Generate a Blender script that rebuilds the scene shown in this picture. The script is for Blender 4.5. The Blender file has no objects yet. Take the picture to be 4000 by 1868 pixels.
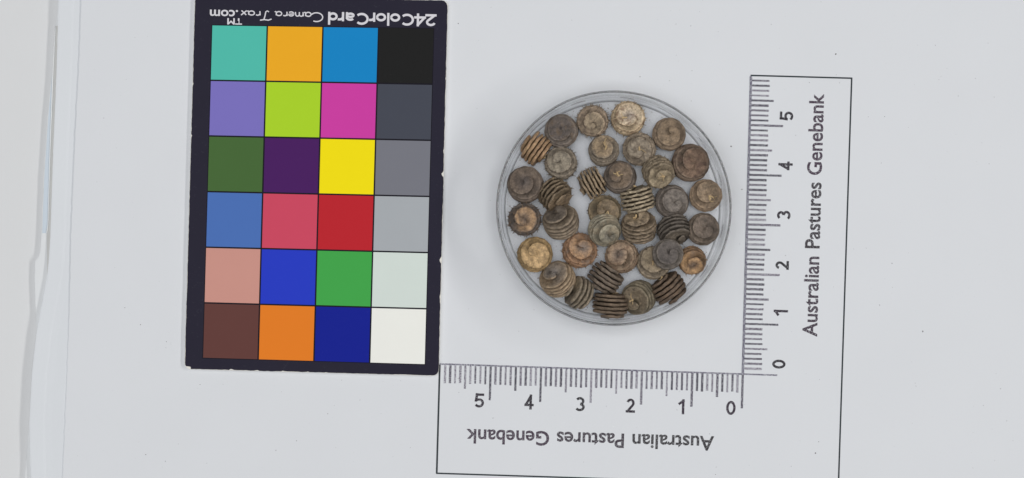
import bpy, bmesh, math, random
from mathutils import Vector, Matrix, noise as mnoise

# ------------------------------------------------------------------ scene, camera, light
# 1 unit = 1 cm (unit scale 0.01)
sc = bpy.context.scene
sc.unit_settings.system = 'METRIC'
sc.unit_settings.scale_length = 0.01
C = sc.collection
R = math.radians

D = 50.0                       # camera height above the sheet, cm
PPC = 196.0                    # photograph pixels per cm on the sheet
cam_d = bpy.data.cameras.new('camera')
cam = bpy.data.objects.new('camera', cam_d); C.objects.link(cam)
cam.location = (0, 0, D)
cam_d.sensor_width = 36.0
cam_d.lens = 36.0 * D / (4000 / PPC)
cam_d.clip_start = 0.5
cam_d.clip_end = 500
sc.camera = cam

w = bpy.data.worlds.new('World'); sc.world = w; w.use_nodes = True
bg = w.node_tree.nodes['Background']
bg.inputs[0].default_value = (0.97, 0.985, 1.0, 1); bg.inputs[1].default_value = 0.09

def area(name, loc, aim, sx, sy, power, col):
    d = bpy.data.lights.new(name, 'AREA'); d.shape = 'RECTANGLE'; d.size = sx; d.size_y = sy
    d.energy = power; d.color = col
    o = bpy.data.objects.new(name, d); C.objects.link(o); o.location = loc
    v = Vector(aim) - Vector(loc)
    z = -v.normalized(); y = Vector((0, 1, 0)); x = y.cross(z).normalized(); y = z.cross(x)
    o.matrix_world = Matrix.Translation(loc) @ Matrix((x, y, z)).transposed().to_4x4()
    return o
# room ceiling panel far above, and the two long lamps of the copy stand left and right
area('ceiling_lamp', (-8, 0, 150), (-3, -3, 0), 100, 90, 125000, (0.985, 0.99, 1.0))
area('stand_lamp', (106, 4, 86), (-2, 0, 0), 14, 120, 77000, (1.0, 0.985, 0.96))
area('stand_lamp', (-70, 8, 92), (0, 0, 0), 25, 100, 22500, (0.98, 0.99, 1.0))

sc.view_settings.view_transform = 'Standard'
sc.view_settings.look = 'None'
sc.view_settings.exposure = 0.0
sc.view_settings.gamma = 1.0
sc.view_settings.use_curve_mapping = False
sc.render.engine = 'CYCLES'
sc.cycles.use_denoising = True
sc.cycles.max_bounces = 12
sc.cycles.transparent_max_bounces = 16
sc.cycles.sample_clamp_indirect = 4.0

# ------------------------------------------------------------------ helpers
K = 0.85     # display-linear of a white of albedo 1 in this light

def lin(c):
    c = c / 255.0
    return c / 12.92 if c <= 0.04045 else ((c + 0.055) / 1.055) ** 2.4

def alb(r, g, b, k=K):
    return (min(lin(r) / k, 0.93), min(lin(g) / k, 0.93), min(lin(b) / k, 0.93), 1.0)

def P(x, y, z=0.0):
    """photograph pixel -> point of the scene at height z"""
    s = (D - z) / D
    return Vector(((x - 2000) / PPC * s, (934 - y) / PPC * s, z))

def mesh_obj(name, verts, faces, mat, parent=None, smooth=False):
    me = bpy.data.meshes.new(name)
    me.from_pydata([tuple(v) for v in verts], [], faces)
    me.update()
    if smooth:
        me.polygons.foreach_set('use_smooth', [True] * len(me.polygons))
    if mat: me.materials.append(mat)
    o = bpy.data.objects.new(name, me); C.objects.link(o)
    if parent is not None: o.parent = parent
    return o

def empty(name, loc=(0, 0, 0)):
    o = bpy.data.objects.new(name, None); o.empty_display_size = 0.3
    C.objects.link(o); o.location = loc
    return o

def tag(o, label=None, cat=None, group=None, kind=None):
    if label: o['label'] = label
    if cat: o['category'] = cat
    if group: o['group'] = group
    if kind: o['kind'] = kind
    return o

class NT:
    def __init__(self, name):
        self.m = bpy.data.materials.new(name); self.m.use_nodes = True
        self.t = self.m.node_tree
        self.b = self.t.nodes['Principled BSDF']
        self.out = self.t.nodes['Material Output']
    def n(self, typ, **kw):
        nd = self.t.nodes.new(typ)
        for k, v in kw.items(): setattr(nd, k, v)
        return nd
    def l(self, a, b): self.t.links.new(a, b)
    def coord(self, kind='Object', off=(0, 0, 0), scale=(1, 1, 1)):
        tc = self.n('ShaderNodeTexCoord'); mp = self.n('ShaderNodeMapping')
        mp.inputs['Location'].default_value = off; mp.inputs['Scale'].default_value = scale
        self.l(tc.outputs[kind], mp.inputs['Vector']); return mp.outputs[0]
    def noise(self, vec, scale, detail=4, rough=0.55, dist=0.0):
        nd = self.n('ShaderNodeTexNoise'); nd.inputs['Scale'].default_value = scale
        nd.inputs['Detail'].default_value = detail; nd.inputs['Roughness'].default_value = rough
        nd.inputs['Distortion'].default_value = dist
        self.l(vec, nd.inputs['Vector']); return nd.outputs['Fac']
    def ramp(self, fac, stops):
        nd = self.n('ShaderNodeValToRGB'); e = nd.color_ramp.elements
        while len(e) > 1: e.remove(e[-1])
        e[0].position = stops[0][0]; e[0].color = stops[0][1]
        for p, c in stops[1:]:
            x = e.new(p); x.color = c
        self.l(fac, nd.inputs[0]); return nd.outputs[0]
    def mix(self, fac, a, b, mode='MIX'):
        nd = self.n('ShaderNodeMix', data_type='RGBA', blend_type=mode)
        for i, v in ((0, fac), (6, a), (7, b)):
            if hasattr(v, 'links'): self.l(v, nd.inputs[i])
            else: nd.inputs[i].default_value = v
        return nd.outputs[2]
    def math(self, op, a, b=None, clamp=False):
        nd = self.n('ShaderNodeMath', operation=op, use_clamp=clamp)
        for i, v in ((0, a), (1, b)):
            if v is None: continue
            if hasattr(v, 'links'): self.l(v, nd.inputs[i])
            else: nd.inputs[i].default_value = v
        return nd.outputs[0]
    def bump(self, h, strength, dist):
        nd = self.n('ShaderNodeBump'); nd.inputs['Strength'].default_value = strength
        nd.inputs['Distance'].default_value = dist
        self.l(h, nd.inputs['Height']); self.l(nd.outputs[0], self.b.inputs['Normal'])
    def set(self, col=None, rough=0.8, spec=0.3):
        if col is not None:
            if hasattr(col, 'links'): self.l(col, self.b.inputs['Base Color'])
            else: self.b.inputs['Base Color'].default_value = col
        self.b.inputs['Roughness'].default_value = rough
        self.b.inputs['Specular IOR Level'].default_value = spec
        return self.m

W1 = (1, 1, 1, 1); B0 = (0, 0, 0, 1)
def g(v): return (v, v, v, 1)

def paper_mat(name, rgb, specks=True, seed=0.0, rough=0.75):
    t = NT(name); v = t.coord('Object', (seed, seed * 1.7, 0))
    a = alb(*rgb)
    n1 = t.noise(v, 0.45, 3, 0.5)
    col = t.mix(n1, tuple(c * 0.975 for c in a[:3]) + (1,), tuple(min(c * 1.02, .95) for c in a[:3]) + (1,))
    n2 = t.noise(v, 26, 3, 0.6)
    col = t.mix(t.math('MULTIPLY', n2, 0.10), col, tuple(c * 0.80 for c in a[:3]) + (1,))
    if specks:
        # faint toner specks
        n3 = t.noise(v, 17, 2, 0.7)
        f = t.ramp(n3, [(0.70, B0), (0.78, W1)])
        col = t.mix(t.math('MULTIPLY', f, 0.22), col, alb(120, 118, 122))
    t.set(col, rough, 0.12)
    t.bump(t.noise(v, 55, 4, 0.6), 0.12, 0.01)
    return t.m

def ink_mat(name, rgb, strength=0.8, scale=48, vary=0.14):
    t = NT(name); v = t.coord('Object')
    n1 = t.noise(v, scale, 2, 0.7)
    oi = t.n('ShaderNodeObjectInfo')
    lo = t.math('MULTIPLY', oi.outputs['Random'], vary)
    lo = t.math('ADD', lo, 0.38 - 0.2 * (strength - 0.5))
    f = t.math('MULTIPLY', t.math('SUBTRACT', n1, lo), 6.0, True)
    f = t.math('ADD', t.math('MULTIPLY', f, 0.88), 0.16, True)
    a = alb(*rgb)
    c2 = t.mix(oi.outputs['Random'], alb(*rgb), alb(min(rgb[0] + 16, 255), rgb[1] + 2, min(rgb[2] + 16, 255)))
    ink = t.mix(f, alb(176, 177, 182), c2)
    return t.set(ink, 0.6, 0.3)

def flat_mat(name, rgb, rough=0.5, spec=0.3, var=0.05, dust=0.0, seed=0.0):
    t = NT(name); v = t.coord('Object', (seed, seed, 0))
    a = alb(*rgb)
    n1 = t.noise(v, 1.6, 4, 0.6)
    col = t.mix(n1, tuple(c * (1 - var) for c in a[:3]) + (1,), tuple(min(c * (1 + var), .93) for c in a[:3]) + (1,))
    if dust:
        n2 = t.noise(v, 20, 5, 0.75)
        f = t.ramp(n2, [(0.60, B0), (0.80, W1)])
        col = t.mix(t.math('MULTIPLY', f, dust), col, alb(170, 172, 180))
    t.set(col, rough, spec)
    t.bump(t.noise(v, 70, 3, 0.6), 0.08, 0.01)
    return t.m

M_table = paper_mat('white_table', (203, 204, 205), False, 3.1, 0.6)
M_sheet = paper_mat('copy_paper', (204, 206, 209.3), True, 0.0)
M_back = paper_mat('smooth_card', (203, 206, 209.5), False, 8.0, 0.5)
M_low = paper_mat('pale_card', (206, 208, 209.5), False, 5.0, 0.55)
M_film = paper_mat('blue_film', (184, 194, 203), False, 6.0, 0.3)
M_torn = paper_mat('torn_fibre', (190, 190, 188), True, 9.0, 0.9)
M_lip = paper_mat('white_torn_lip', (222, 224, 224), False, 2.0, 0.8)

# ------------------------------------------------------------------ setting: table and sheets
Z_TABLE = -0.19
o = mesh_obj('tabletop', [(-45, -35, Z_TABLE), (45, -35, Z_TABLE), (45, 35, Z_TABLE), (-45, 35, Z_TABLE)], [(0, 1, 2, 3)], M_table)
tag(o, 'white tabletop under the sheets', None, None, 'structure')

def interp(pts, y):
    if y <= pts[0][1]: return pts[0][0]
    for (x0, y0), (x1, y1) in zip(pts, pts[1:]):
        if y <= y1:
            k = (y - y0) / (y1 - y0)
            return x0 + (x1 - x0) * k
    return pts[-1][0]

def sheet(name, contour, ztop, thick, mat, rough_amp, parent, right=16.0, ytop=-700, ybot=2600, step=9.0, bends=None, seed=0):
    """a sheet whose left edge follows `contour` (photograph pixels) and which runs on to the right"""
    rnd = random.Random(seed)
    verts, faces, rows = [], [], []
    y = ytop
    cols = [0.0] + [b[0] for b in (bends or [])]
    while y <= ybot:
        x = interp(contour, y)
        jit = rough_amp * (mnoise.noise(Vector((y * 0.03, seed, 0))) + 0.9 * mnoise.noise(Vector((y * 0.16, seed, 5))))
        x += jit
        row = []
        p = P(x, y, 0); 
        row.append(len(verts)); verts.append((p.x, p.y, ztop - thick))
        zz = [0.0] + [b[1] for b in (bends or [])]
        for c, dz in zip(cols, zz):
            q = P(x + c - (jit if c else 0), y, 0)
            row.append(len(verts)); verts.append((q.x, q.y, ztop + dz))
        row.append(len(verts)); verts.append((right, p.y, ztop))
        row.append(len(verts)); verts.append((right, p.y, ztop - thick))
        rows.append(row); y += step
    for a, b in zip(rows, rows[1:]):
        n = len(a)
        for i in range(n - 1):
            faces.append((a[i], b[i], b[i + 1], a[i + 1]))
        faces.append((a[n - 1], b[n - 1], b[0], a[0]))
    faces.append(tuple(rows[0])); faces.append(tuple(reversed(rows[-1])))
    return mesh_obj(name, verts, faces, mat, parent)

low_edge = [(236, -700), (228, -60), (219, 60), (210, 155), (182, 466), (167, 699), (159, 916), (154, 985), (147, 1005), (134, 1018), (132, 1100), (140, 1300), (134, 1420), (124, 1530), (113, 1640), (105, 1710), (95, 1866), (86, 2000), (40, 2600)]
back_edge = [(252, -700), (229, 0), (219, 310), (206, 621), (196, 924), (194, 957), (190, 1020), (182, 1089), (159, 1206), (141, 1307), (124, 1462), (117, 1594), (114, 1650), (116, 1750), (120, 1866), (121, 2000), (110, 2600)]
sheet_edge = [(340, -700), (318, 0), (310, 233), (293, 559), (278, 924), (275.6, 1050), (272, 1206), (262, 1477), (252, 1710), (245, 1866), (216, 2600)]

low = empty('lower_sheet', (0, 0, Z_TABLE))
tag(low, 'torn pale card at the bottom of the stack, bluish film showing at its left edge', 'card')
def rel(o, parent):                      # keep world placement when the parent sits elsewhere
    o.parent = parent
    o.matrix_parent_inverse = Matrix.Translation(parent.location).inverted()
    return o
rel(sheet('card_layer', low_edge, -0.088, 0.098, M_low, 1.2, None, seed=2), low)

def ribbon(name, left, right, z, mat, parent, th=0.004):
    """flat strip between two pixel contours (lists of equal length)"""
    v, f = [], []
    for a, b in zip(left, right):
        pa, pb = P(*a), P(*b)
        v += [(pa.x, pa.y, z), (pb.x, pb.y, z), (pa.x, pa.y, z - th), (pb.x, pb.y, z - th)]
    for i in range(len(left) - 1):
        k = 4 * i
        f += [(k, k + 4, k + 5, k + 1), (k + 2, k, k + 1 + 0, k + 3)][:1]
        f += [(k, k + 2, k + 6, k + 4), (k + 1, k + 5, k + 7, k + 3)]
    return rel(mesh_obj(name, v, f, mat), parent)
ys = [170, 300, 466, 620, 699, 800, 880, 911]
lipc = [(216, 60), (213, 116), (203, 310), (192, 621), (188, 780), (185, 880), (179, 913), (181, 1000), (181, 1081)]
ribbon('blue_film', [(interp(low_edge, y) + 3, y) for y in ys], [(interp(lipc, y), y) for y in ys], -0.082, M_film, low)
ys2 = [100, 200, 310, 466, 621, 700, 780, 880, 913, 1000, 1075]
ribbon('torn_core', [(interp(lipc, y), y) for y in ys2], [(interp(back_edge, y) + 4, y) for y in ys2], -0.079, M_torn, low)

def tube(name, pts, rad, mat, parent=None, seg=6, closed_ends=True, local=False):
    v, f = [], []
    pts = [Vector(p) for p in pts]
    rads = rad if isinstance(rad, (list, tuple)) else [rad] * len(pts)
    n = len(pts)
    for i, p in enumerate(pts):
        d = (pts[min(i + 1, n - 1)] - pts[max(i - 1, 0)]).normalized()
        up = Vector((0, 0, 1)) if abs(d.z) < 0.9 else Vector((1, 0, 0))
        s = d.cross(up).normalized(); u = s.cross(d)
        for k in range(seg):
            a = 2 * math.pi * k / seg
            v.append(p + (s * math.cos(a) + u * math.sin(a)) * rads[i])
    for i in range(n - 1):
        for k in range(seg):
            f.append((i * seg + k, i * seg + (k + 1) % seg, (i + 1) * seg + (k + 1) % seg, (i + 1) * seg + k))
    if closed_ends:
        f.append(tuple(reversed(range(seg)))); f.append(tuple((n - 1) * seg + k for k in range(seg)))
    return v, f
lv, lf = tube('', [P(interp(lipc, y), y) + Vector((0, 0, -0.075)) for y in range(100, 915, 30)], 0.012, None)
rel(mesh_obj('torn_lip', lv, lf, M_lip, None, True), low)

back = sheet('backing_card', back_edge, -0.016, 0.066, M_back, 0.8, None,
             bends=[(6, 0.002), (52, -0.006), (60, -0.012), (88, -0.010), (130, 0.0)], seed=4)
tag(back, 'smooth white backing card showing as a strip left of the printed paper', 'card')

ps = empty('printed_paper', (0, 0, -0.012))
tag(ps, 'white paper sheet printed with an L-shaped centimetre scale', 'paper')
rel(sheet('sheet', sheet_edge, 0.0, 0.012, M_sheet, 2.0, None, step=4.0, seed=7), ps)

# ------------------------------------------------------------------ lettering
def text_mesh(s, offset=0.0, res=4):
    cu = bpy.data.curves.new('t', 'FONT'); cu.body = s; cu.size = 1.0
    cu.resolution_u = res; cu.offset = offset; cu.fill_mode = 'FRONT' if hasattr(cu, 'fill_mode') else 'FRONT'
    cu.dimensions = '2D'
    ob = bpy.data.objects.new('t', cu); C.objects.link(ob)
    dg = bpy.context.evaluated_depsgraph_get(); dg.update()
    me = bpy.data.meshes.new_from_object(ob.evaluated_get(dg))
    bpy.data.objects.remove(ob); bpy.data.curves.remove(cu)
    return me
_h = text_mesh('H'); CAP = max(v.co.y for v in _h.vertices)

def lettering(name, s, start, end, cap_px, z, mat, parent, bold=0.0):
    """text whose baseline runs from pixel start to pixel end, capitals cap_px high"""
    me = text_mesh(s, bold)
    xs = [v.co.x for v in me.vertices]; x0, x1 = min(xs), max(xs)
    a, b = P(*start, z), P(*end, z)
    ux = (b - a) / (x1 - x0)
    e = (b - a).normalized(); uy = Vector((-e.y, e.x, 0)) * (cap_px / PPC / CAP)
    for v in me.vertices:
        v.co = a + ux * (v.co.x - x0) + uy * v.co.y
    me.name = name; me.materials.clear(); me.materials.append(mat)
    o = bpy.data.objects.new(name, me); C.objects.link(o)
    return rel(o, parent)

def bar(name, a, b, wpx, z, mat, parent, th=0.0025):
    """printed line from pixel a to pixel b"""
    pa, pb = P(*a, 0), P(*b, 0)
    e = (pb - pa).normalized(); s = Vector((-e.y, e.x, 0)) * (wpx / PPC / 2)
    q = [pa + s, pa - s, pb - s, pb + s]
    v = [(p.x, p.y, z) for p in q] + [(p.x, p.y, z - th) for p in q]
    f = [(0, 1, 2, 3), (4, 5, 1, 0), (5, 6, 2, 1), (6, 7, 3, 2), (7, 4, 0, 3)]
    o = mesh_obj(name, v, f, mat)
    return rel(o, parent) if parent is not None else o

M_tick = ink_mat('grainy_toner', (62, 60, 70), 0.75)
M_axis = ink_mat('grainy_axis_toner', (70, 72, 86), 0.7)
M_cap = ink_mat('caption_toner', (42, 40, 42), 0.85, 48, 0.0)
M_num = ink_mat('numeral_toner', (28, 28, 30), 0.95, 48, 0.0)
M_line = flat_mat('frame_ink', (24, 34, 40), 0.5, 0.3)

O0 = Vector((2901.5, 1459)); U = Vector((-196.9, -6.2)); V = Vector((5.37, -194.0))
un, vn = U.normalized(), V.normalized()
ZP = 0.003
def pt(v): return (v.x, v.y)
def arcp(cx, cy, rx, ry, a0, a1, n=14):
    return [(cx + rx * math.cos(R(a0 + (a1 - a0) * i / n)), cy + ry * math.sin(R(a0 + (a1 - a0) * i / n))) for i in range(n + 1)]
STROKES = {
 '0': ([arcp(.3, .5, .24, .45, 0, 360, 28)], .6), '1': ([[(.12, .74), (.37, .96)], [(.36, 1), (.36, 0)]], .6),
 '2': ([arcp(.3, .7, .23, .25, 165, -35) + [(.06, .04)], [(.02, .05), (.58, .05)]], .66),
 '3': ([arcp(.28, .73, .22, .22, 150, -80), arcp(.28, .27, .25, .23, 85, -150)], .6),
 '4': ([[(.43, 1), (.43, 0)], [(.43, .96), (.04, .30)], [(0, .27), (.6, .27)]], .68),
 '5': ([[(.12, .95), (.54, .95)], [(.15, .97), (.08, .48)], arcp(.29, .31, .25, .27, 140, -150)], .6),
 'C': ([arcp(.42, .5, .36, .45, 45, 315, 24)], .86), 'o': ([arcp(.28, .32, .24, .28, 0, 360, 24)], .62),
 'l': ([[(.08, 0), (.08, 1)]], .24), 'r': ([[(.08, 0), (.08, .66)], arcp(.3, .34, .22, .25, 175, 65)], .42),
 'a': ([arcp(.25, .19, .19, .15, 0, 360, 20), [(.46, 0), (.46, .44)], arcp(.26, .42, .2, .18, 0, 150)], .62),
 'd': ([arcp(.27, .32, .22, .27, 0, 360, 24), [(.5, 0), (.5, 1)]], .66)}
def strokes_mesh(name, s, start, end, cap_px, z, wpx, mat, parent):
    st, x = [], 0.0
    for ch in s:
        g_, adv = STROKES[ch]
        st += [[(px + x, py) for px, py in q] for q in g_]; x += adv
    x0 = min(p[0] for q in st for p in q); x1 = max(p[0] for q in st for p in q)
    hw = wpx / PPC / 2
    a, b = P(*start, z), P(*end, z); e = (b - a).normalized(); up = Vector((-e.y, e.x, 0))
    sx = ((b - a).length - 2 * hw) / (x1 - x0) if x1 - x0 > .3 else cap_px / PPC
    sy = (cap_px / PPC - 2 * hw)
    v, f = [], []
    for i, q in enumerate(st):
        pts = [a + e * (hw + (px - x0) * sx) + up * (hw + py * sy) for px, py in q]
        base, n = len(v), len(pts)
        for k, p in enumerate(pts):
            d = (pts[min(k + 1, n - 1)] - pts[max(k - 1, 0)]).normalized()
            if n == 2: p = p + d * (hw * (0.9 if k else -0.9))
            sd = Vector((-d.y, d.x, 0)) * hw; zz = Vector((0, 0, 0.0001 * i))
            v += [p + sd + zz, p - sd + zz]
        for k in range(n - 1):
            q_ = base + 2 * k; f.append((q_, q_ + 1, q_ + 3, q_ + 2))
    return rel(mesh_obj(name, v, f, mat), parent)
# horizontal scale
fr = bar('scale_frame', (1718, 1424), (1706, 1850), 7, ZP, M_line, ps)
bar('scale_frame', (1704, 1849), (2400, 1871.5), 6, ZP + 0.001, M_line, ps)
bar('scale_frame', (2400, 1871.5), (3275, 1900), 6, ZP + 0.001, M_line, ps)
bar('scale_frame', (3327, 304), (3275, 1900), 6, ZP, M_line, ps)
bar('scale_frame', (2932, 295), (3329, 306), 6, ZP + 0.001, M_line, ps)
hs = bar('scale_line', (1718, 1422), pt(O0 + Vector((135, 7))), 6, ZP + 0.002, M_axis, ps)
vs = bar('scale_line', pt(O0 - V * 0.0), (2933.5, 297), 10, ZP + 0.001, M_axis, ps)
rnd = random.Random(5)
for i in range(0, 60):
    major, mid = i % 10 == 0, i % 5 == 0
    L = 132 if major else (92 if mid else 70)
    a = O0 + U * (i / 10) - vn * 4
    bar('tick_mark', pt(a), pt(a - vn * (L + rnd.uniform(-2, 2))), rnd.uniform(7.0, 9.5), ZP, M_tick, hs)
    if i:
        L = 128 if major else (88 if mid else 69)
        a = O0 + V * (i / 10) - un * 4
        bar('tick_mark', pt(a), pt(a - un * (L + rnd.uniform(-2, 2))), rnd.uniform(7.0, 9.5), ZP, M_tick, vs)
hn = [(1872.4, 1564.6), (2067, 1570.7), (2266, 1578.8), (2462.7, 1584.9), (2658, 1589), (2855, 1593.7)]
vnn = [(3072.8, 453.5), (3069, 648), (3062, 841), (3056, 1036.6), (3050.6, 1226), (3043, 1422.7)]
for k, ch in enumerate('543210'):
    wd = 17 if ch == '1' else 37
    c = Vector(hn[k]); e = -un; dn = -vn
    s = c + dn * 30 - e * wd / 2
    strokes_mesh('numeral', ch, pt(s), pt(s + e * wd), 60, ZP, 9.5, M_num, ps)
    c = Vector(vnn[k]); e = vn; dn = -un
    wd = 16 if ch == '1' else 35
    s = c + dn * 28 - e * wd / 2
    strokes_mesh('numeral', ch, pt(s), pt(s + e * wd), 57, ZP, 9.5, M_num, ps)
def caption(words, start, end, cap):
    full = ' '.join(words)
    def ext(t):
        xs = [v.co.x for v in text_mesh(t).vertices]; return min(xs), max(xs)
    x0, x1 = ext(full); a, b = Vector(start), Vector(end); done = ''
    for wd_ in words:
        done += wd_
        r1 = ext(done)[1]; l0 = r1 - (ext(wd_)[1] - ext(wd_)[0])
        lettering('caption_word', wd_, pt(a + (b - a) * ((l0 - x0) / (x1 - x0))), pt(a + (b - a) * ((r1 - x0) / (x1 - x0))), cap, ZP, M_cap, ps, 0.018)
        done += ' '
caption(['Australian', 'Pastures', 'Genebank'], (2790, 1706), (1822, 1677), 54)
caption(['Australian', 'Pastures', 'Genebank'], (3190.5, 1316), (3218, 367), 55)

# ------------------------------------------------------------------ colour card
card = empty('colour_card', P(1235, 730, 0))
tag(card, 'dark colour reference card with twenty-four square patches and white upside-down lettering', 'colour card')
M_core = flat_mat('card_core', (212, 209, 202), 0.85, 0.2, 0.06)
M_black = flat_mat('card_print', (37, 35, 48), 0.6, 0.07, 0.08, 0.08)
M_gap = flat_mat('grid_print', (24, 22, 30), 0.6, 0.07)
M_white = flat_mat('white_lettering', (200, 198, 203), 0.6, 0.3)
TH = 0.078
cTL, cTR, cBR, cBL = Vector((760.5, -20)), Vector((1751, 0.5)), Vector((1715, 1470)), Vector((719.5, 1443))
def card_pt(u, v):                    # u, v in 0..1 from the top left of the picture
    return (cTL * (1 - u) + cTR * u) * (1 - v) + (cBL * (1 - u) + cBR * u) * v
def outline(inset, jag, seed, corner=24, step=7):
    Wp, Hp = 993.0, 1468.0
    pts = []
    x0, y0, x1, y1 = inset, inset, Wp - inset, Hp - inset
    def edge(ax, ay, bx, by):
        n = max(2, int(math.hypot(bx - ax, by - ay) / step))
        return [(ax + (bx - ax) * i / n, ay + (by - ay) * i / n) for i in range(n)]
    def arc(cx, cy, a0):
        return [(cx + corner * math.cos(R(a0 + 90 * i / 5)), cy + corner * math.sin(R(a0 + 90 * i / 5))) for i in range(5)]
    pts += edge(x0 + corner, y0, x1 - corner, y0) + arc(x1 - corner, y0 + corner, -90)
    pts += edge(x1, y0 + corner, x1, y1 - corner) + arc(x1 - corner, y1 - corner, 0)
    pts += edge(x1 - corner, y1, x0 + corner, y1) + arc(x0 + corner, y1 - corner, 90)
    pts += edge(x0, y1 - corner, x0, y0 + corner) + arc(x0 + corner, y0 + corner, 180)
    out = []
    for i, (x, y) in enumerate(pts):
        n1 = mnoise.noise(Vector((x * 0.011, y * 0.011, seed))) + 0.8 * mnoise.noise(Vector((x * 0.06, y * 0.06, seed + 3)))
        chip = max(0.0, mnoise.noise(Vector((x * 0.03, y * 0.03, seed + 9))) - 0.42) * 26
        d = jag * (n1 + chip)
        cx, cy = Wp / 2, Hp / 2
        if x <= x0 + corner: x += d
        if x >= x1 - corner: x -= d
        if y <= y0 + corner: y += d
        if y >= y1 - corner: y -= d
        out.append(card_pt(x / Wp, y / Hp))
    return out
def slab(name, pts, ztop, zbot, mat, parent, bevel=0.0):
    n = len(pts)
    v = []; f = []
    for p in pts: 
        q = P(p.x, p.y, ztop); v.append((q.x, q.y, ztop))
    for p in pts:
        q = P(p.x, p.y, ztop); v.append((q.x, q.y, zbot))
    f.append(tuple(reversed(range(n)))); 
    for i in range(n):
        j = (i + 1) % n
        f.append((i, j, n + j, n + i))
    f.append(tuple(n + i for i in range(n)))
    o = mesh_obj(name, v, f, mat)
    return rel(o, parent)
slab('board', outline(1.0, 0.5, 1.0), TH - 0.008, 0.002, M_core, card)
slab('print_layer', outline(2.2, 1.5, 4.0), TH, TH - 0.0075, M_black, card)
# the patches
gTL, gTR, gBR, gBL = Vector((829.7, 99.8)), Vector((1693.5, 113.0)), Vector((1658.8, 1422.7)), Vector((793.5, 1397.5))
gw, gh = 4 * 217.4 - 6, 6 * 217.4 - 6
def grid_pt(x, y):
    u, v = x / gw, y / gh
    return (gTL * (1 - u) + gTR * u) * (1 - v) + (gBL * (1 - u) + gBR * u) * v
cols = [
 [('teal', (77, 176, 160)), ('amber', (222, 160, 36)), ('azure', (24, 124, 184)), ('black', (33, 33, 33))],
 [('lavender', (116, 107, 178)), ('lime', (160, 198, 42)), ('magenta', (192, 60, 152)), ('charcoal', (67, 70, 80))],
 [('olive green', (68, 98, 54)), ('dark purple', (70, 32, 90)), ('yellow', (232, 210, 20)), ('mid grey', (112, 113, 121))],
 [('steel blue', (72, 106, 170)), ('rose red', (192, 70, 92)), ('red', (176, 38, 46)), ('light grey', (157, 161, 165))],
 [('salmon pink', (190, 138, 127)), ('royal blue', (40, 58, 182)), ('green', (64, 155, 72)), ('pale grey green', (197, 206, 200))],
 [('dark brown', (94, 60, 56)), ('orange', (214, 118, 38)), ('navy', (24, 34, 134)), ('off white', (222, 222, 216))]]
def rectpts(x0, y0, x1, y1):
    return [grid_pt(x0, y0), grid_pt(x1, y0), grid_pt(x1, y1), grid_pt(x0, y1)]
slab('grid_backing', rectpts(-3, -3, gw + 3, gh + 3), TH + 0.003, TH + 0.0002, M_gap, card)
for r in range(6):
    for c in range(4):
        nm, rgb = cols[r][c]
        m = flat_mat('patch_' + nm.replace(' ', '_'), rgb, 0.6, 0.03, 0.02, 0.03 if sum(rgb) < 330 else 0.01, r * 3.7 + c)
        x, y = c * 217.4, r * 217.4
        o = slab('colour_patch', rectpts(x, y, x + 211.4, y + 211.4), TH + 0.007, TH + 0.0032, m, card)
        o['label'] = nm + ' square patch'
ZC = TH + 0.003
strokes_mesh('lettering', '24ColorCard', (1706, 54), (1282, 46), 51, ZC, 8.8, M_white, card)
lettering('lettering', '.com', (930, 41), (820, 38.5), 34, ZC, M_white, card, 0.020)
lettering('lettering', 'TM', (945.6, 73), (888, 72), 23, ZC, M_white, card, 0.025)
# handwritten words, drawn as pen strokes: units of x-height, advance to the right
a_l = [arcp(0.45, 0.42, 0.42, 0.42, 40, 400), [(0.86, 0.8), (0.84, 0.2), (0.95, 0.0), (1.1, 0.1)]]
r_l = [[(0.05, 0.85), (0.1, 0.0)], arcp(0.42, 0.42, 0.34, 0.42, 165, 50)]
glyphs = {
 'C': ([arcp(0.95, 0.95, 0.95, 0.9, 62, 300, 20) + [(1.75, 0.45)]], 1.75),
 'a': (a_l, 1.15), 'r': (r_l, 0.85),
 'm': ([[(0.05, 0.85), (0.1, 0.0)], arcp(0.38, 0.45, 0.28, 0.4, 175, 0) + [(0.66, 0.0)], arcp(0.94, 0.45, 0.28, 0.4, 175, 0) + [(1.26, 0.0)]], 1.45),
 'e': ([[(0.08, 0.42), (0.8, 0.5)] + arcp(0.45, 0.42, 0.4, 0.42, 15, 320)], 1.0),
 'T': ([[(-0.35, 1.55), (0.1, 1.8), (0.7, 1.7), (1.3, 1.85)], [(0.75, 1.7), (0.6, 0.9), (0.5, 0.1), (0.3, -0.1), (0.05, 0.1)]], 1.25),
 't': ([[(0.3, 1.3), (0.3, 0.1), (0.5, 0.0)], [(0.0, 0.75), (0.75, 0.8)]], 0.8),
 'x': ([[(0.05, 0.85), (0.75, -0.05)], [(0.8, 0.9), (0.0, -0.05)]], 0.95)}
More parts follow.
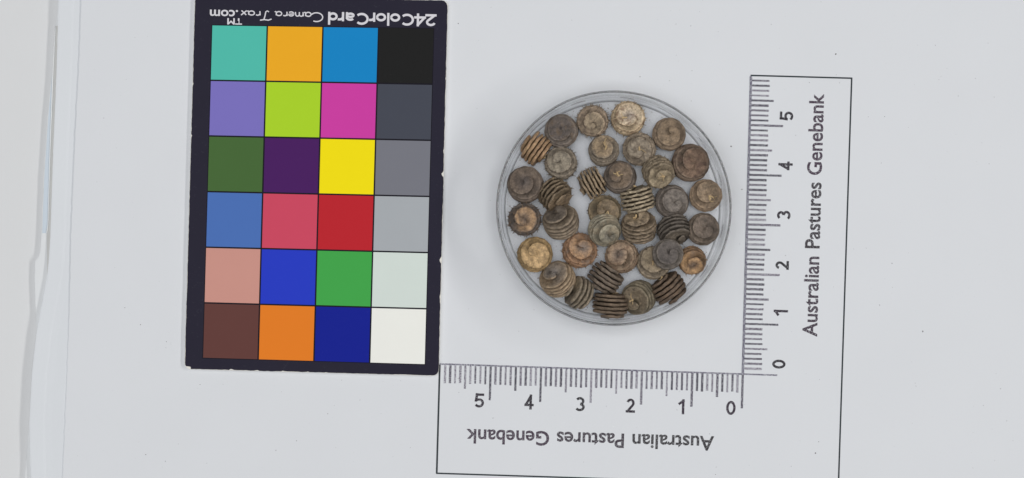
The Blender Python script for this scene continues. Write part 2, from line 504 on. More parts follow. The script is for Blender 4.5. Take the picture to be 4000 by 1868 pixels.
def handwriting(word, start, end, xh_px, z, wpx):
    strokes, x = [], 0.0
    for ch in word:
        st, adv = glyphs[ch]
        for s in st: strokes.append([(px + x, py) for px, py in s])
        x += adv
    a, b = P(*start, z), P(*end, z); e = (b - a).normalized(); up = Vector((-e.y, e.x, 0))
    sx = (b - a).length / x; sy = xh_px / PPC
    v, f = [], []
    for i, s in enumerate(strokes):
        pts = [a + e * (px * sx) + up * (py * sy) for px, py in s]
        base = len(v); n = len(pts)
        for k, p in enumerate(pts):
            d = (pts[min(k + 1, n - 1)] - pts[max(k - 1, 0)]).normalized()
            sd = Vector((-d.y, d.x, 0)) * (wpx / PPC / 2)
            zz = Vector((0, 0, 0.00008 * i))
            v += [p + sd + zz, p - sd + zz]
        for k in range(n - 1):
            q = base + 2 * k; f.append((q, q + 1, q + 3, q + 2))
    return rel(mesh_obj('lettering', v, f, M_white), card)
handwriting('Camera', (1261, 50), (1072, 45), 19, ZC, 4.6)
handwriting('Trax', (1052, 45), (938, 42), 19, ZC, 4.6)

# ------------------------------------------------------------------ petri dish
DC = P(2398, 813.5, 0.93); DC.z = 0.0
dish = empty('petri_dish', (DC.x, DC.y, 0.003))
tag(dish, 'round clear shallow dish holding the brown seed pods', 'petri dish')
def plastic(name, share, tint=0.97):           # clear plastic, part of its light refracted, the rest passing straight
    tg = NT(name)
    tg.b.inputs['Base Color'].default_value = (tint, tint + 0.005, tint + 0.01, 1)
    tg.b.inputs['Transmission Weight'].default_value = 1.0
    tg.b.inputs['Roughness'].default_value = 0.04
    tg.b.inputs['IOR'].default_value = 1.5
    v_ = tg.coord('Object')
    tg.bump(tg.noise(v_, 1.1, 2, 0.5), 0.10, 0.02)
    tt = tg.n('ShaderNodeBsdfTransparent'); tt.inputs[0].default_value = (0.985, 0.987, 0.992, 1)
    tm = tg.n('ShaderNodeMixShader'); tm.inputs[0].default_value = share
    tg.l(tt.outputs[0], tm.inputs[1]); tg.l(tg.b.outputs[0], tm.inputs[2]); tg.l(tm.outputs[0], tg.out.inputs['Surface'])
    return tg.m
M_wall = plastic('darkened_plastic_rim', 1.0, 0.45)  # rim and foot ring tinted dark, painting in their dark edge lines
M_side = plastic('clear_plastic_wall', 0.5)
tf = NT('clear_base')
tr = tf.n('ShaderNodeBsdfTransparent'); tr.inputs[0].default_value = (0.996, 0.997, 1.0, 1)
gl = tf.n('ShaderNodeBsdfGlossy'); gl.inputs['Roughness'].default_value = 0.12
fz = tf.n('ShaderNodeFresnel'); fz.inputs[0].default_value = 1.22
mx = tf.n('ShaderNodeMixShader'); tf.l(fz.outputs[0], mx.inputs[0]); tf.l(tr.outputs[0], mx.inputs[1]); tf.l(gl.outputs[0], mx.inputs[2])
tf.l(mx.outputs[0], tf.out.inputs['Surface'])
M_base = M_clear = tf.m
def lathe(name, prof, mat, parent, seg=160, wob=0.0):
    v, f = [], []
    n = len(prof)
    for i in range(seg):
        a = 2 * math.pi * i / seg
        for r, z in prof:
            v.append((r * math.cos(a), r * math.sin(a), z))
    for i in range(seg):
        j = (i + 1) % seg
        for k in range(n):
            m = (k + 1) % n
            f.append((i * n + k, j * n + k, j * n + m, i * n + m))
    o = mesh_obj(name, v, f, mat, parent, True)
    return o
wall_prof = [(2.13, 0.012), (2.215, 0.008), (2.228, 0.0), (2.246, 0.004), (2.254, 0.03), (2.264, 0.30), (2.270, 0.62), (2.270, 0.69),
             (2.246, 0.69), (2.240, 0.60), (2.224, 0.30), (2.212, 0.20), (2.190, 0.135), (2.160, 0.105), (2.13, 0.098)]
lathe('side_wall', wall_prof, M_side, dish)
lathe('rim', [(2.272, 0.70), (2.290, 0.70), (2.303, 0.72), (2.302, 0.945), (2.292, 0.958), (2.270, 0.958), (2.262, 0.945), (2.262, 0.92)], M_wall, dish)
lathe('foot_ring', [(2.127 + 0.006 * math.cos(k * math.pi / 4), 0.100 + 0.006 * math.sin(k * math.pi / 4)) for k in range(8)], M_wall, dish)
FL = 0.096
seg = 128
fv = [(2.126 * math.cos(2 * math.pi * i / seg), 2.126 * math.sin(2 * math.pi * i / seg), FL) for i in range(seg)]
fv += [(x, y, 0.014) for x, y, z in fv]
ff = [tuple(range(seg)), tuple(reversed(range(seg, 2 * seg)))]
mesh_obj('base', fv, ff, M_base, dish)
# moulding marks: short flats pressed into the wall
tk = NT('moulding_mark')
tk.set(alb(150, 148, 144), 0.4, 0.3)
tk_t = tk.n('ShaderNodeBsdfTransparent'); tk_m = tk.n('ShaderNodeMixShader'); tk_m.inputs[0].default_value = 0.42
tk.l(tk_t.outputs[0], tk_m.inputs[1]); tk.l(tk.b.outputs[0], tk_m.inputs[2]); tk.l(tk_m.outputs[0], tk.out.inputs['Surface'])
rm = random.Random(17)
for a0 in (12, 33, 57, 79, 104, 127, 141, 163, 186, 214, 243, 268, 297, 322, 345):
    span = rm.uniform(5, 11); r0 = rm.uniform(2.196, 2.206); wd_ = rm.uniform(0.012, 0.022); mv, mf = [], []
    for k in range(9):
        a = R(a0 + span * k / 8)
        q_ = wd_ * (0.35 + 0.65 * math.sin(math.pi * (k + 1.2) / 10.5))
        for rr_, zz_ in ((r0, 0.24), (r0 + q_, 0.30)):
            mv.append((rr_ * math.cos(a), rr_ * math.sin(a), zz_))
    for k in range(8): mf.append((2 * k, 2 * k + 1, 2 * k + 3, 2 * k + 2))
    mesh_obj('moulding_mark', mv, mf, tk.m, dish)

# ------------------------------------------------------------------ seed pods
def pod_mat(name, body, face, stain, stain_amt, seed, ctr=None, rimf=0.72, speck=0.35):
    t = NT(name); v = t.coord('Object', (seed * 3.1, seed * 1.3, seed * 2.2))
    at = t.n('ShaderNodeAttribute', attribute_name='face')
    def ds(c):                     # weathered pods are greyer than a fresh brown
        m_ = (c[0] * 2 + c[1] * 3 + c[2]) / 6
        r_, g_, b_ = [m_ + (x - m_) * 0.80 + 0 for x in c]
        return alb(r_ * 1.0, g_ * 0.97, b_ * 0.97)
    cb, cf, cs = ds([x * 0.93 for x in body]), ds([x * 1.04 for x in face]), ds(stain)
    n0 = t.noise(v, 5, 4, 0.6)
    fm = t.math('MULTIPLY', t.math('ADD', at.outputs['Fac'], t.math('MULTIPLY', t.math('SUBTRACT', n0, 0.5), 0.9)), 1.0, True)
    col = t.mix(fm, cb, cf)
    if ctr:                                   # greyer bloom at the middle of the face
        ac = t.n('ShaderNodeAttribute', attribute_name='centre')
        fcx = t.math('MULTIPLY', t.math('MULTIPLY', ac.outputs['Fac'], at.outputs['Fac']), t.math('ADD', n0, 0.45), True)
        col = t.mix(fcx, col, ds(ctr))
    ar = t.n('ShaderNodeAttribute', attribute_name='rim')     # the worn margin of every turn is paler, lightened further to paint edge highlights
    pale = tuple(min(0.8, c * 1.9 + 0.025) for c in cb[:3]) + (1,)
    col = t.mix(t.math('MULTIPLY', ar.outputs['Fac'], rimf), col, pale)
    n1 = t.noise(v, 9, 5, 0.65, 0.4)
    f1 = t.ramp(n1, [(0.37, g(0.68)), (0.49, g(1.0)), (0.62, g(1.30))])
    col = t.mix(1.0, col, f1, 'MULTIPLY')
    n2 = t.noise(v, 6.5, 4, 0.6, 0.6)
    f2 = t.ramp(n2, [(0.50, B0), (0.64, W1)])
    col = t.mix(t.math('MULTIPLY', f2, stain_amt), col, cs)
    n4 = t.noise(v, 21, 4, 0.75, 0.8)
    f4 = t.ramp(n4, [(0.37, g(0.62)), (0.45, g(0.98)), (0.57, g(1.02)), (0.66, g(1.25))])
    col = t.mix(0.8, col, f4, 'MULTIPLY')
    n3 = t.noise(v, 46, 3, 0.75)
    f3 = t.ramp(n3, [(0.34, g(0.40)), (0.46, g(1.0)), (0.62, g(1.0)), (0.72, g(1.5))])
    col = t.mix(speck + 0.25, col, f3, 'MULTIPLY')
    vo = t.n('ShaderNodeTexVoronoi', feature='DISTANCE_TO_EDGE'); vo.inputs['Scale'].default_value = 7.5
    vd = t.n('ShaderNodeVectorMath', operation='MULTIPLY_ADD')      # wrinkle lines, bent by noise
    vd.inputs[1].default_value = (0.10, 0.10, 0.10)
    nc = t.n('ShaderNodeTexNoise'); nc.inputs['Scale'].default_value = 14; t.l(v, nc.inputs['Vector'])
    t.l(nc.outputs['Color'], vd.inputs[0]); t.l(v, vd.inputs[2]); t.l(vd.outputs[0], vo.inputs['Vector'])
    fv_ = t.ramp(vo.outputs['Distance'], [(0.0, g(0.45)), (0.035, g(0.8)), (0.07, W1)])
    col = t.mix(0.55, col, fv_, 'MULTIPLY')
    t.set(col, 0.58, 0.35)
    h = t.math('ADD', t.math('ADD', t.math('MULTIPLY', n3, 0.35), n1), t.math('MULTIPLY', n4, 0.9))
    h = t.math('ADD', h, t.math('MULTIPLY', fv_, 0.35))
    t.bump(h, 0.6, 0.03)
    return t.m

M_fibre = NT('dry_fibre')
_v = M_fibre.coord('Object')
M_fibre.set(M_fibre.mix(M_fibre.noise(_v, 12, 3), alb(134, 104, 68), alb(204, 184, 146)), 0.8, 0.2)
M_fibre = M_fibre.m

def sm(x):
    x = max(0.0, min(1.0, x)); return x * x * (3 - 2 * x)

def coil_mesh(name, Rm, H, turns, gap, wave, nw, lobe, tail, spiral, conc, barrel, seed, deep, N=56):
    """a flat ribbon wound as a tight helix: verts, faces, face mask and the path used for the spines"""
    rnd = random.Random(seed)
    ph = rnd.uniform(0, 6.28)
    pitch = H / turns
    T = 2 * math.pi * turns
    q = 0.5 - gap
    if deep:
        up = [(0.0, .50), (.25, .49), (.42, .47), (.52, q + .04), (.62, q), (.74, q * .96), (.85, q * .94), (.93, q * .95), (.965, q * .85), (.99, q * .5), (1.0, 0.0)]
    else:
        up = [(0.0, .50), (.2, .50), (.4, .495), (.58, .485), (.72, .475), (.82, .46), (.89, q * 1.02), (.94, q * .93), (.975, q * .70), (.995, q * .33), (1.0, 0.0)]
    sec = up + [(a_, -b_) for a_, b_ in reversed(up[:-1])]
    m = len(sec)
    verts, faces, mask, path, rim, ctr = [], [], [], [], [], []
    steps = int(N * turns)
    def rout(t):
        s = t / T
        e = 1 - barrel * abs(2 * s - 1) ** 2.6
        tau = (T - t) / (2 * math.pi)
        e *= lobe + (1 - lobe) * sm(tau / spiral) ** 0.8
        tb = t / (2 * math.pi)
        e *= 0.55 + 0.45 * sm(tb / 0.9)
        wob = 1 + 0.04 * mnoise.noise(Vector((math.cos(t) * 1.3, math.sin(t) * 1.3, s * 6 + seed))) + 0.010 * math.sin(nw * t * 2 + ph)
        return Rm * e * wob
    def thick(t):
        tau = (T - t) / (2 * math.pi)
        return tail + (1 - tail) * sm(tau / 0.8)
    def zc(t):
        return -H / 2 + pitch * (t / (2 * math.pi) + 0.16 * mnoise.noise(Vector((t * 0.45, seed, 2.0)))) - (1 - thick(t)) * pitch * 0.42 + 0.45 * pitch * (1 - sm((T - t) / 5.6)) * (0 if deep else 1)
    def ring(t, ang, centre_r, half, tang, thk, z0):
        c, s_ = math.cos(ang), math.sin(ang)
        Rr = rout(t)
        tau = (T - t) / (2 * math.pi)
        fc = 1 - sm((tau - 0.85) / 0.25)
        base = []
        for rho, ze in sec:
            r = centre_r + (rho - 0.5) * 2 * half
            edge = max(0.0, rho - 0.55) / 0.45
            z = z0 + ze * pitch * thk
            z += wave * pitch * edge * edge * math.sin(nw * t + ph)
            rr = abs(r) / Rm
            z += conc * Rm * rr * rr
            nn = mnoise.noise(Vector((r * c * 9 + seed, r * s_ * 9, z * 9)))
            z += nn * 0.010 * (0.5 + edge) + 0.010 * 0.6 * edge * mnoise.noise(Vector((t * 4.0, rho * 3, seed)))
            x = r * c - tang * s_; y = r * s_ + tang * c
            base.append(len(verts)); verts.append((x, y, z))
            mask.append(fc if ze >= 0 else 0.0); ctr.append(1 - sm(abs(r) / Rm / 0.62)); rim.append(sm((rho - 0.86) / 0.10) * (1.0 if ze > -0.2 else 0.6))
        return base
    prev = None
    secs = []
    for i in range(steps + 1):
        t = T * i / steps
        Rr = rout(t)
        secs.append(ring(t, t, Rr / 2, Rr / 2, 0.0, thick(t), zc(t)))
        path.append((t, Rr, zc(t)))
    Rr = rout(T); a = Rr / 2                       # rounded end lobe
    for i in range(1, 7):
        p = R(15 * i if i < 6 else 88)
        secs.append(ring(T, T, a, max(a * math.cos(p), 0.001), a * 1.15 * math.sin(p), thick(T) * max(0.3, math.cos(p) ** 0.5), zc(T) - pitch * 0.10 * math.sin(p)))
    for A, B in zip(secs, secs[1:]):
        for k in range(m - 1):
            faces.append((A[k], B[k], B[k + 1], A[k + 1]))
    faces.append(tuple(secs[0])); faces.append(tuple(reversed(secs[-1])))
    return verts, faces, mask, path, pitch, wave, ph, rim, ctr

def axis_matrix(tilt, dirn, spin):
    a = Vector((math.sin(R(tilt)) * math.cos(R(dirn)), math.sin(R(tilt)) * math.sin(R(dirn)), math.cos(R(tilt))))
    q = Vector((0, 0, 1)).rotation_difference(a)
    return q.to_matrix().to_4x4() @ Matrix.Rotation(R(spin), 4, 'Z')

def make_pod(i, p):
    seed = 11 + i * 7
    rnd = random.Random(seed)
    d = p['d'] * 1.5528 / PPC
    Rm = d / 2 * 1.04
    H = p.get('H', 0.50); turns = p.get('n', 6.5)
    face = p.get('face', p['col'])
    vs_, fs_, mk, path, pitch, wave, ph, rim, ctr = coil_mesh('coil', Rm, H, turns, p.get('gap', 0.19), p.get('wave', 0.10), p.get('nw', 6.5),
        p.get('lobe', 0.42), p.get('tail', 0.85), p.get('spiral', 1.0), p.get('conc', 0.06), p.get('barrel', 0.28), seed, p.get('deep', 0))
    mat = pod_mat('pod_skin', p['col'], face, p.get('stain', (70, 60, 50)), p.get('sa', 0.5), seed * 0.37, p.get('ctr'), 0.34 if p.get('deep') else 0.72)
    M = axis_matrix(p['tilt'], p['dir'], p.get('spin', rnd.uniform(0, 360)))
    zmin = min((M @ Vector(v)).z for v in vs_); 
    root = empty('seed_pod')
    zc = FL + 0.004 - zmin + p.get('z', 0.0)
    q = P(p['x'] * 1.5528, p['y'] * 1.5528, zc + 0.06)
    root.matrix_world = Matrix.Translation((q.x, q.y, zc)) @ M
    tag(root, p['label'], 'seed pod', 'seed pods in the dish')
    body = mesh_obj('coil', vs_, fs_, mat, root, True)
    at = body.data.attributes.new('face', 'FLOAT', 'POINT'); at.data.foreach_set('value', mk)
    at = body.data.attributes.new('rim', 'FLOAT', 'POINT'); at.data.foreach_set('value', rim)
    at = body.data.attributes.new('centre', 'FLOAT', 'POINT'); at.data.foreach_set('value', ctr)
    sl = p.get('spine', 0.0)
    if sl:
        v, f = [], []
        ns = p.get('ns', 13)
        T = path[-1][0]; t = 0.4; k = 0
        nw = p.get('nw', 6.5)
        while t < T - 0.5:
            t_, Rr, z = path[min(int(t / T * (len(path) - 1)), len(path) - 1)]
            if Rr > 0.5 * Rm:
                up = 1 if math.sin(nw * t + ph) > 0 else -1
                z0 = z + wave * pitch * math.sin(nw * t + ph) * 0.9 + up * pitch * 0.18 + p.get('conc', 0.06) * Rm * (Rr / Rm) ** 2
                L = sl * rnd.uniform(0.45, 1.05)
                er = Vector((math.cos(t), math.sin(t), 0)); et = Vector((-er.y, er.x, 0)); ez = Vector((0, 0, 1))
                dr = (er + ez * up * rnd.uniform(0.2, 0.8) + et * rnd.uniform(-0.45, 0.45)).normalized()
                b0 = er * (Rr * 0.965) + ez * z0
                bend = (et * rnd.uniform(-0.3, 0.3) + ez * rnd.uniform(-0.3, 0.3)) * L
                pts = [b0, b0 + dr * L * 0.5 + bend * 0.2, b0 + dr * L + bend]
                vv, f2 = tube('', pts, [0.016, 0.0065, 0.0018], None, 5)
                o_ = len(v); v += vv; f += [tuple(x + o_ for x in fc) for fc in f2]
            t += 2 * math.pi / ns * rnd.uniform(0.75, 1.25); k += 1
        sp = mesh_obj('spines', v, f, mat, root, True); sp['kind'] = 'stuff'
        a2 = sp.data.attributes.new('face', 'FLOAT', 'POINT'); a2.data.foreach_set('value', [p.get('sf', 0.3)] * len(v))
    st = p.get('stalk', 0)
    if st:
        top = [Vector(x) for x in vs_[len(vs_) // 2:]]
        def hz(x, y):
            best = -9
            for c in top:
                if abs(c.x - x) < 0.04 and abs(c.y - y) < 0.04: best = max(best, c.z)
            return best if best > -9 else H / 2
        a = rnd.uniform(0, 360); x0, y0 = 0.05 * math.cos(R(a)), 0.05 * math.sin(R(a)); main = rnd.uniform(0, 360)
        for s in range(st + 1):
            stub = s == 0
            L = rnd.uniform(0.07, 0.12) if stub else rnd.uniform(0.09, 0.20)
            cv = rnd.uniform(-40, 40) if stub else rnd.uniform(-200, 200)
            x, y = x0, y0; an = main + (0 if stub else rnd.uniform(-70, 70)); pts = []; lift = rnd.uniform(0.006, 0.03)
            for k in range(8):
                pts.append((x, y, hz(x, y) + 0.006 + lift * k / 7))
                x += L / 7 * math.cos(R(an)); y += L / 7 * math.sin(R(an)); an += cv / 7 + rnd.uniform(-25, 25)
            rr = 0.017 if stub else rnd.uniform(0.0045, 0.008)
            vv, f2 = tube('', pts, [rr * rnd.uniform(0.75, 1.25) for _ in range(7)] + [rr * .4], None, 6)
            mesh_obj('stalk_stub' if stub else 'stalk_fibre', vv, f2, M_fibre, root, True)
    return root

TAN = (142, 122, 94); GRY = (122, 113, 98); DRK = (88, 80, 72); BRN = (110, 94, 75)
side = dict(lobe=0.6, spiral=0.7, barrel=0.16, gap=0.10, wave=0.035, deep=1)
pods = [
 dict(x=1412, y=330, d=81, tilt=5, dir=100, col=(92, 84, 74), face=(86, 79, 73), stain=(118, 98, 72), sa=.5, lobe=0.80, tail=.85, spiral=.5, gap=.20, wave=.03, conc=.02,
      label='smooth dark grey pod lying flat at upper left, just right of the tan side-on pod'),
 dict(x=1491, y=304, d=76, tilt=10, dir=-110, col=(128, 112, 90), face=(140, 126, 100), spine=.075, ns=16, lobe=0.62, tail=.9, spiral=1.1, stain=(92, 82, 70), sa=.5, spin=80,
      label='grey-tan spiny pod at the top, between the smooth dark pod and the cream pod'),
 dict(x=1580, y=298, d=82, ctr=(160, 150, 136), tilt=8, dir=80, col=(160, 142, 108), face=(188, 173, 142), spine=.07, ns=14, stain=(104, 70, 42), sa=.75, lobe=0.74, tail=.9, spiral=.5, stalk=1,
      label='palest cream spiny pod at the top of the dish with rusty brown stains'),
 dict(x=1683, y=338, d=80, tilt=6, dir=0, col=(118, 101, 78), face=(130, 112, 86), spine=.0, lobe=0.68, tail=.85, spiral=.8, gap=.20, wave=.03, stain=(86, 76, 64), sa=.4, spin=240,
      label='smooth brown pod lying flat at upper right with a curled comma mark'),
 dict(x=1346, y=373, d=78, tilt=86, dir=-38, col=(150, 120, 84), H=.46, n=5.5, stain=(190, 162, 112), sa=.4, stalk=2, **side,
      label='tan-orange pod on its side against the upper left wall of the dish'),
 dict(x=1411, y=411, d=78, tilt=12, dir=100, col=(112, 103, 86), face=(134, 127, 108), spine=.08, ns=15, lobe=0.74, tail=1.0, spiral=1.2, stain=(96, 90, 78), sa=.4, spin=-30,
      label='grey spiny pod with a clear comma, below the smooth dark grey pod'),
 dict(x=1519, y=380, d=74, tilt=15, dir=90, col=(108, 99, 82), face=(146, 128, 98), spine=.035, ns=10, lobe=0.72, tail=.9, spiral=.6, stalk=3, stain=(100, 92, 80), sa=.6,
      label='grey pod with tan fibres on top, in the second row below the spiny top pods'),
 dict(x=1609, y=375, d=80, tilt=14, dir=200, col=(118, 106, 86), face=(138, 128, 108), spine=.05, ns=10, lobe=0.68, tail=1.0, spiral=.9, stalk=1, stain=(92, 80, 64), sa=.6,
      label='folded grey-brown pod below the cream pod, partly under a tilted ridged pod'),
 dict(x=1737, y=410, d=91, tilt=8, dir=25, col=(100, 84, 66), face=(114, 92, 72), lobe=0.75, tail=.85, spiral=.5, gap=.20, wave=.03, conc=.03, H=.55, stain=(78, 56, 46), sa=.65,
      label='largest pod, reddish brown with a speckled flat top, near the upper right wall'),
 dict(x=1655, y=431, d=76, deep=1, tilt=36, dir=-60, col=(124, 112, 88), face=(144, 132, 104), spine=.055, ns=12, lobe=0.68, tail=1.0, spiral=.8, stalk=3, z=.12, stain=(100, 88, 68), sa=.5, gap=.10, wave=.14,
      label='tilted ridged pod with tan fibres leaning on the folded grey-brown pod'),
 dict(x=1322, y=465, d=88, ctr=(82, 76, 72), tilt=12, dir=120, col=(92, 80, 66), face=(108, 95, 80), spine=.03, ns=6, lobe=0.70, tail=.85, spiral=.6, gap=.19, wave=.04, stain=(78, 68, 60), sa=.6,
      label='broad dark brown pod lying flat at the left wall, above the orange-centred spiny pod'),
 dict(x=1395, y=488, d=78, deep=1, tilt=62, dir=-48, col=(112, 98, 74), face=(128, 110, 84), spine=.07, ns=13, lobe=0.68, spiral=.8, gap=.2, wave=.09, barrel=.18, n=6, stain=(84, 70, 52), sa=.5,
      label='tilted spiny ridged pod right of the broad dark brown pod'),
 dict(x=1488, y=461, d=72, deep=1, tilt=86, dir=27, col=(146, 128, 98), spine=.055, ns=12, H=.46, n=6, gap=.18, lobe=0.70, spiral=.6, barrel=.12, wave=.08, nw=7.5, stain=(116, 104, 82), sa=.5,
      label='grey-tan spiny pod on its side with steep ridges, left of a dark fibred pod'),
 dict(x=1560, y=447, d=79, tilt=14, dir=120, col=(88, 78, 66), face=(112, 96, 76), lobe=0.74, tail=.9, spiral=.5, gap=.19, wave=.03, stalk=4, stain=(76, 70, 62), sa=.5,
      label='dark smooth pod with a pale curved fibre, in the middle of the upper half'),
 dict(x=1775, y=492, d=78, tilt=7, dir=60, col=(126, 106, 80), face=(136, 118, 92), lobe=0.72, tail=.9, spiral=.7, gap=.19, wave=.04, spine=.02, ns=9, stalk=3, stain=(108, 94, 76), sa=.4,
      label='light brown pod with a pale leafy fragment at the right wall'),
 dict(x=1690, y=507, d=81, tilt=10, dir=-45, col=(86, 78, 68), face=(112, 106, 97), lobe=0.68, tail=.85, spiral=.8, gap=.20, wave=.03, conc=.03, stain=(96, 92, 86), sa=.4, spin=150,
      label='smooth grey pod with fine comma slit, left of the light brown leafy pod'),
 dict(x=1604, y=504, d=80, deep=1, tilt=84, dir=101, col=(156, 144, 116), spine=.065, ns=13, H=.50, n=6.5, gap=.17, lobe=0.72, spiral=.6, barrel=.12, wave=.085, nw=8.5, stain=(124, 114, 92), sa=.5, stalk=1,
      label='pale grey-tan pod on its side with wavy interlocking ridges, near the centre'),
 dict(x=1521, y=533, d=80, tilt=8, dir=80, col=(104, 92, 66), face=(112, 98, 74), spine=.05, ns=12, lobe=0.68, tail=1.0, spiral=.7, conc=.10, stain=(148, 126, 86), sa=.35, stalk=2, H=.36, n=4,
      label='dark tan pod partly hidden under the greenish-grey tilted pod'),
 dict(x=1521, y=578, d=80, ctr=(100, 98, 86), tilt=32, dir=-62, col=(120, 116, 96), face=(142, 138, 116), lobe=0.68, tail=1.0, spiral=1.6, gap=.17, wave=.03, barrel=.36, z=.10, stain=(150, 126, 90), sa=.3, spin=150, conc=.04,
      label='greenish-grey tilted pod with a round pale lobe, at the centre of the dish'),
 dict(x=1320, y=553, d=79, ctr=(84, 76, 70), tilt=8, dir=110, col=(74, 66, 58), face=(164, 132, 92), spine=.075, ns=14, lobe=0.74, tail=.95, spiral=1.0, conc=.12, stain=(80, 72, 66), sa=.5, spin=60,
      label='dark-rimmed spiny pod with an orange-tan centre at the left wall'),
 dict(x=1412, y=560, d=88, tilt=48, dir=112, col=(112, 100, 80), face=(98, 90, 78), lobe=0.68, tail=1.0, spiral=.7, gap=.17, wave=.06, nw=3.5, barrel=.36, n=6.5, H=.54, stain=(84, 76, 66), sa=.5,
      label='smooth tilted pod with broad wavy bands, right of the orange-centred spiny pod'),
 dict(x=1608, y=574, d=86, tilt=54, dir=94, col=(112, 98, 76), face=(150, 134, 106), spine=.04, ns=9, lobe=0.72, tail=1.0, spiral=.6, gap=.2, wave=.10, barrel=.3, n=6.5, H=.52, stain=(70, 62, 52), sa=.6, stalk=1,
      label='tilted barrel pod with a pale sunken top, right of the greenish-grey lobed pod'),
 dict(x=1695, y=577, d=80, deep=1, tilt=58, dir=-76, col=(92, 86, 76), face=(106, 98, 84), spine=.05, ns=12, lobe=0.72, tail=1.0, spiral=.8, gap=.2, wave=.08, barrel=.24, n=6, H=.5, stain=(76, 70, 62), sa=.4,
      label='dark grey spiny pod tilted downward, just above the topmost smooth dark pod'),
 dict(x=1768, y=577, d=78, tilt=9, dir=35, col=(98, 86, 70), face=(106, 95, 82), lobe=0.80, tail=.85, spiral=.4, gap=.20, wave=.03, stain=(84, 76, 66), sa=.5,
      label='plain grey-brown pod at the right wall below the light brown pod'),
 dict(x=1345, y=641, d=85, tilt=10, dir=40, col=(130, 106, 62), face=(180, 150, 100), spine=.04, ns=10, lobe=0.74, tail=.85, spiral=.7, stain=(110, 88, 52), sa=.35,
      label='yellowish ochre pod at the lower left wall'),
 dict(x=1458, y=631, d=83, ctr=(124, 112, 100), tilt=20, dir=45, col=(132, 98, 66), face=(168, 132, 92), spine=.08, ns=14, lobe=0.60, tail=1.0, spiral=1.2, stain=(122, 112, 100), sa=.5, spin=-70,
      label='rusty orange-brown spiny pod right of the ochre pod'),
 dict(x=1565, y=646, d=80, ctr=(112, 102, 92), tilt=18, dir=155, col=(120, 102, 78), face=(146, 124, 98), spine=.055, ns=13, lobe=0.74, tail=1.0, spiral=1.2, stain=(116, 84, 60), sa=.5, spin=190,
      label='grey-tan spiny pod with rusty patches, below the tilted barrel pod'),
 dict(x=1644, y=662, d=82, tilt=13, dir=60, col=(124, 112, 90), face=(150, 136, 108), spine=.06, ns=11, lobe=0.70, tail=1.0, spiral=.8, stain=(100, 90, 74), sa=.4, stalk=2, H=.34, n=4, conc=.08,
      label='tan pod mostly covered by the smooth dark grey pod on top of it'),
 dict(x=1680, y=640, d=75, tilt=7, dir=10, col=(90, 84, 74), face=(88, 83, 78), lobe=0.74, tail=.85, spiral=.8, gap=.10, wave=.02, conc=.03, z=.38, H=.34, n=4, stain=(110, 104, 96), sa=.35, spin=10,
      label='smooth dark grey pod lying on top of two others at lower right'),
 dict(x=1741, y=654, d=68, ctr=(96, 84, 74), tilt=24, dir=-82, col=(122, 94, 62), face=(182, 144, 96), spine=.055, ns=11, lobe=0.74, tail=1.0, spiral=1.0, conc=.10, barrel=.25, stain=(90, 80, 72), sa=.35, spin=-60, H=.42, n=4.5,
      label='small tan-orange pod with a curled lobe at the lower right wall'),
 dict(x=1405, y=705, d=88, ctr=(108, 104, 98), tilt=44, dir=128, col=(132, 114, 86), face=(124, 114, 98), lobe=0.68, tail=.9, spiral=.8, gap=.19, wave=.05, nw=3.5, barrel=.3, n=6.5, H=.52, conc=.08, stain=(112, 92, 68), sa=.45,
      label='tilted tan pod with a dark slit in its face, below the ochre pod'),
 dict(x=1458, y=738, d=80, tilt=66, dir=150, col=(112, 102, 82), face=(132, 120, 94), lobe=0.70, spiral=.7, gap=.18, wave=.03, barrel=.3, n=5, H=.46, stain=(76, 68, 58), sa=.6, stalk=1,
      label='smooth grey-brown pod on edge at the bottom left, against the tilted tan pod'),
 dict(x=1522, y=701, d=82, tilt=84, dir=54, col=(104, 92, 76), H=.5, n=5.5, stain=(78, 70, 62), sa=.6, **side,
      label='dark grooved pod on its side, bands slanting down right, above the lowest pod'),
 dict(x=1536, y=769, d=86, tilt=86, dir=84, col=(104, 88, 68), H=.48, n=6, stain=(76, 66, 56), sa=.5, stalk=1, **side,
      label='dark brown grooved pod on its side with level bands, lowest in the dish'),
 dict(x=1609, y=748, d=82, tilt=36, dir=205, col=(100, 92, 70), face=(112, 100, 78), lobe=0.72, tail=.9, spiral=.7, gap=.17, wave=.06, nw=4.5, barrel=.22, stain=(82, 76, 62), sa=.5, stalk=2, n=5.5, H=.46,
      label='oval-looking olive-brown pod tilted left at the bottom with an orange stalk scar'),
 dict(x=1683, y=728, d=84, tilt=84, dir=126, col=(96, 80, 62), H=.5, n=5.5, stain=(124, 100, 72), sa=.4, stalk=1, **side,
      label='dark brown grooved pod on its side with bands rising right, at the lower right wall'),
]
for i, p in enumerate(pods):
    make_pod(i, p)

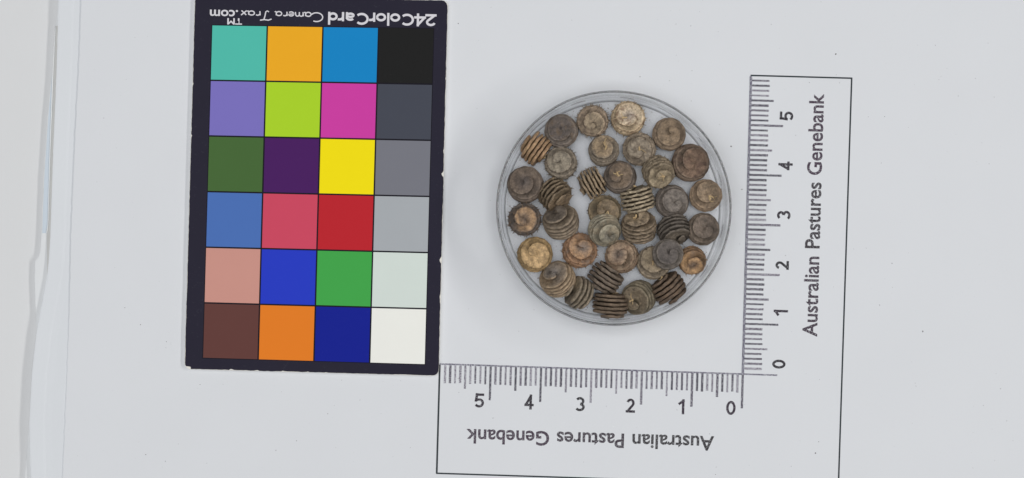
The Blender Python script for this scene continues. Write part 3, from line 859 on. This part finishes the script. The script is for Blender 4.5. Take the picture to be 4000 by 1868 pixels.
# ------------------------------------------------------------------ crumbs and grit
def lumps(name, spots, mat, label, cat, z):
    v, f = [], []
    rnd = random.Random(3)
    for x, y, r in spots:
        b = len(v)
        a0 = rnd.uniform(0, 6)
        el = rnd.uniform(0.5, 1.0)
        for k in range(6):
            a = k * math.pi / 3
            rr = r * rnd.uniform(0.7, 1.2)
            lx, ly = rr * math.cos(a), rr * el * math.sin(a)
            v.append((x + lx * math.cos(a0) - ly * math.sin(a0), y + lx * math.sin(a0) + ly * math.cos(a0), z))
        v.append((x, y, z + r * 0.8))
        for k in range(6): f.append((b + k, b + (k + 1) % 6, b + 6))
    o = mesh_obj(name, v, f, mat)
    return tag(o, label, cat, None, 'stuff')
M_crumb = flat_mat('brown_crumb', (104, 84, 62), 0.9, 0.1, 0.3)
M_grit = flat_mat('dark_grit', (96, 92, 88), 0.9, 0.1, 0.3)
rnd = random.Random(21)
spots = []
for k in range(130):
    a = rnd.uniform(0, 6.283)
    if k % 2: a = rnd.gauss(2.4, 0.7)
    rr = 2.09 - abs(rnd.gauss(0, 0.05))
    spots.append((DC.x + rr * math.cos(a), DC.y + rr * math.sin(a), rnd.uniform(0.005, 0.014)))
for k in range(70):
    a = rnd.uniform(0, 6.283); rr = 2.0 * math.sqrt(rnd.random())
    spots.append((DC.x + rr * math.cos(a), DC.y + rr * math.sin(a), rnd.uniform(0.005, 0.012)))
lumps('pod_crumbs', spots, M_crumb, 'fine brown crumbs scattered on the dish floor', 'crumbs', FL + 0.003)
spots = []
for x, y, r in [(3265, 212, .024), (3605, 1295, .022), (2856, 572, .02), (3436, 1192, .012), (3186, 1770, .02), (1790, 92, .016), (2898, 740, .014), (2500, 300, .012), (2700, 395, .012)]:
    q = P(x, y); spots.append((q.x, q.y, r * 0.8))
for k in range(170):
    x, y = rnd.uniform(340, 4000), rnd.uniform(0, 1868)
    if 700 < x < 1760 and y < 1480: continue
    if math.hypot(x - 2398, y - 813) < 480: continue
    q = P(x, y); spots.append((q.x, q.y, rnd.uniform(0.004, 0.010)))
lumps('paper_grit', spots, M_grit, 'tiny dark grit scattered over the white paper', 'grit', 0.002)
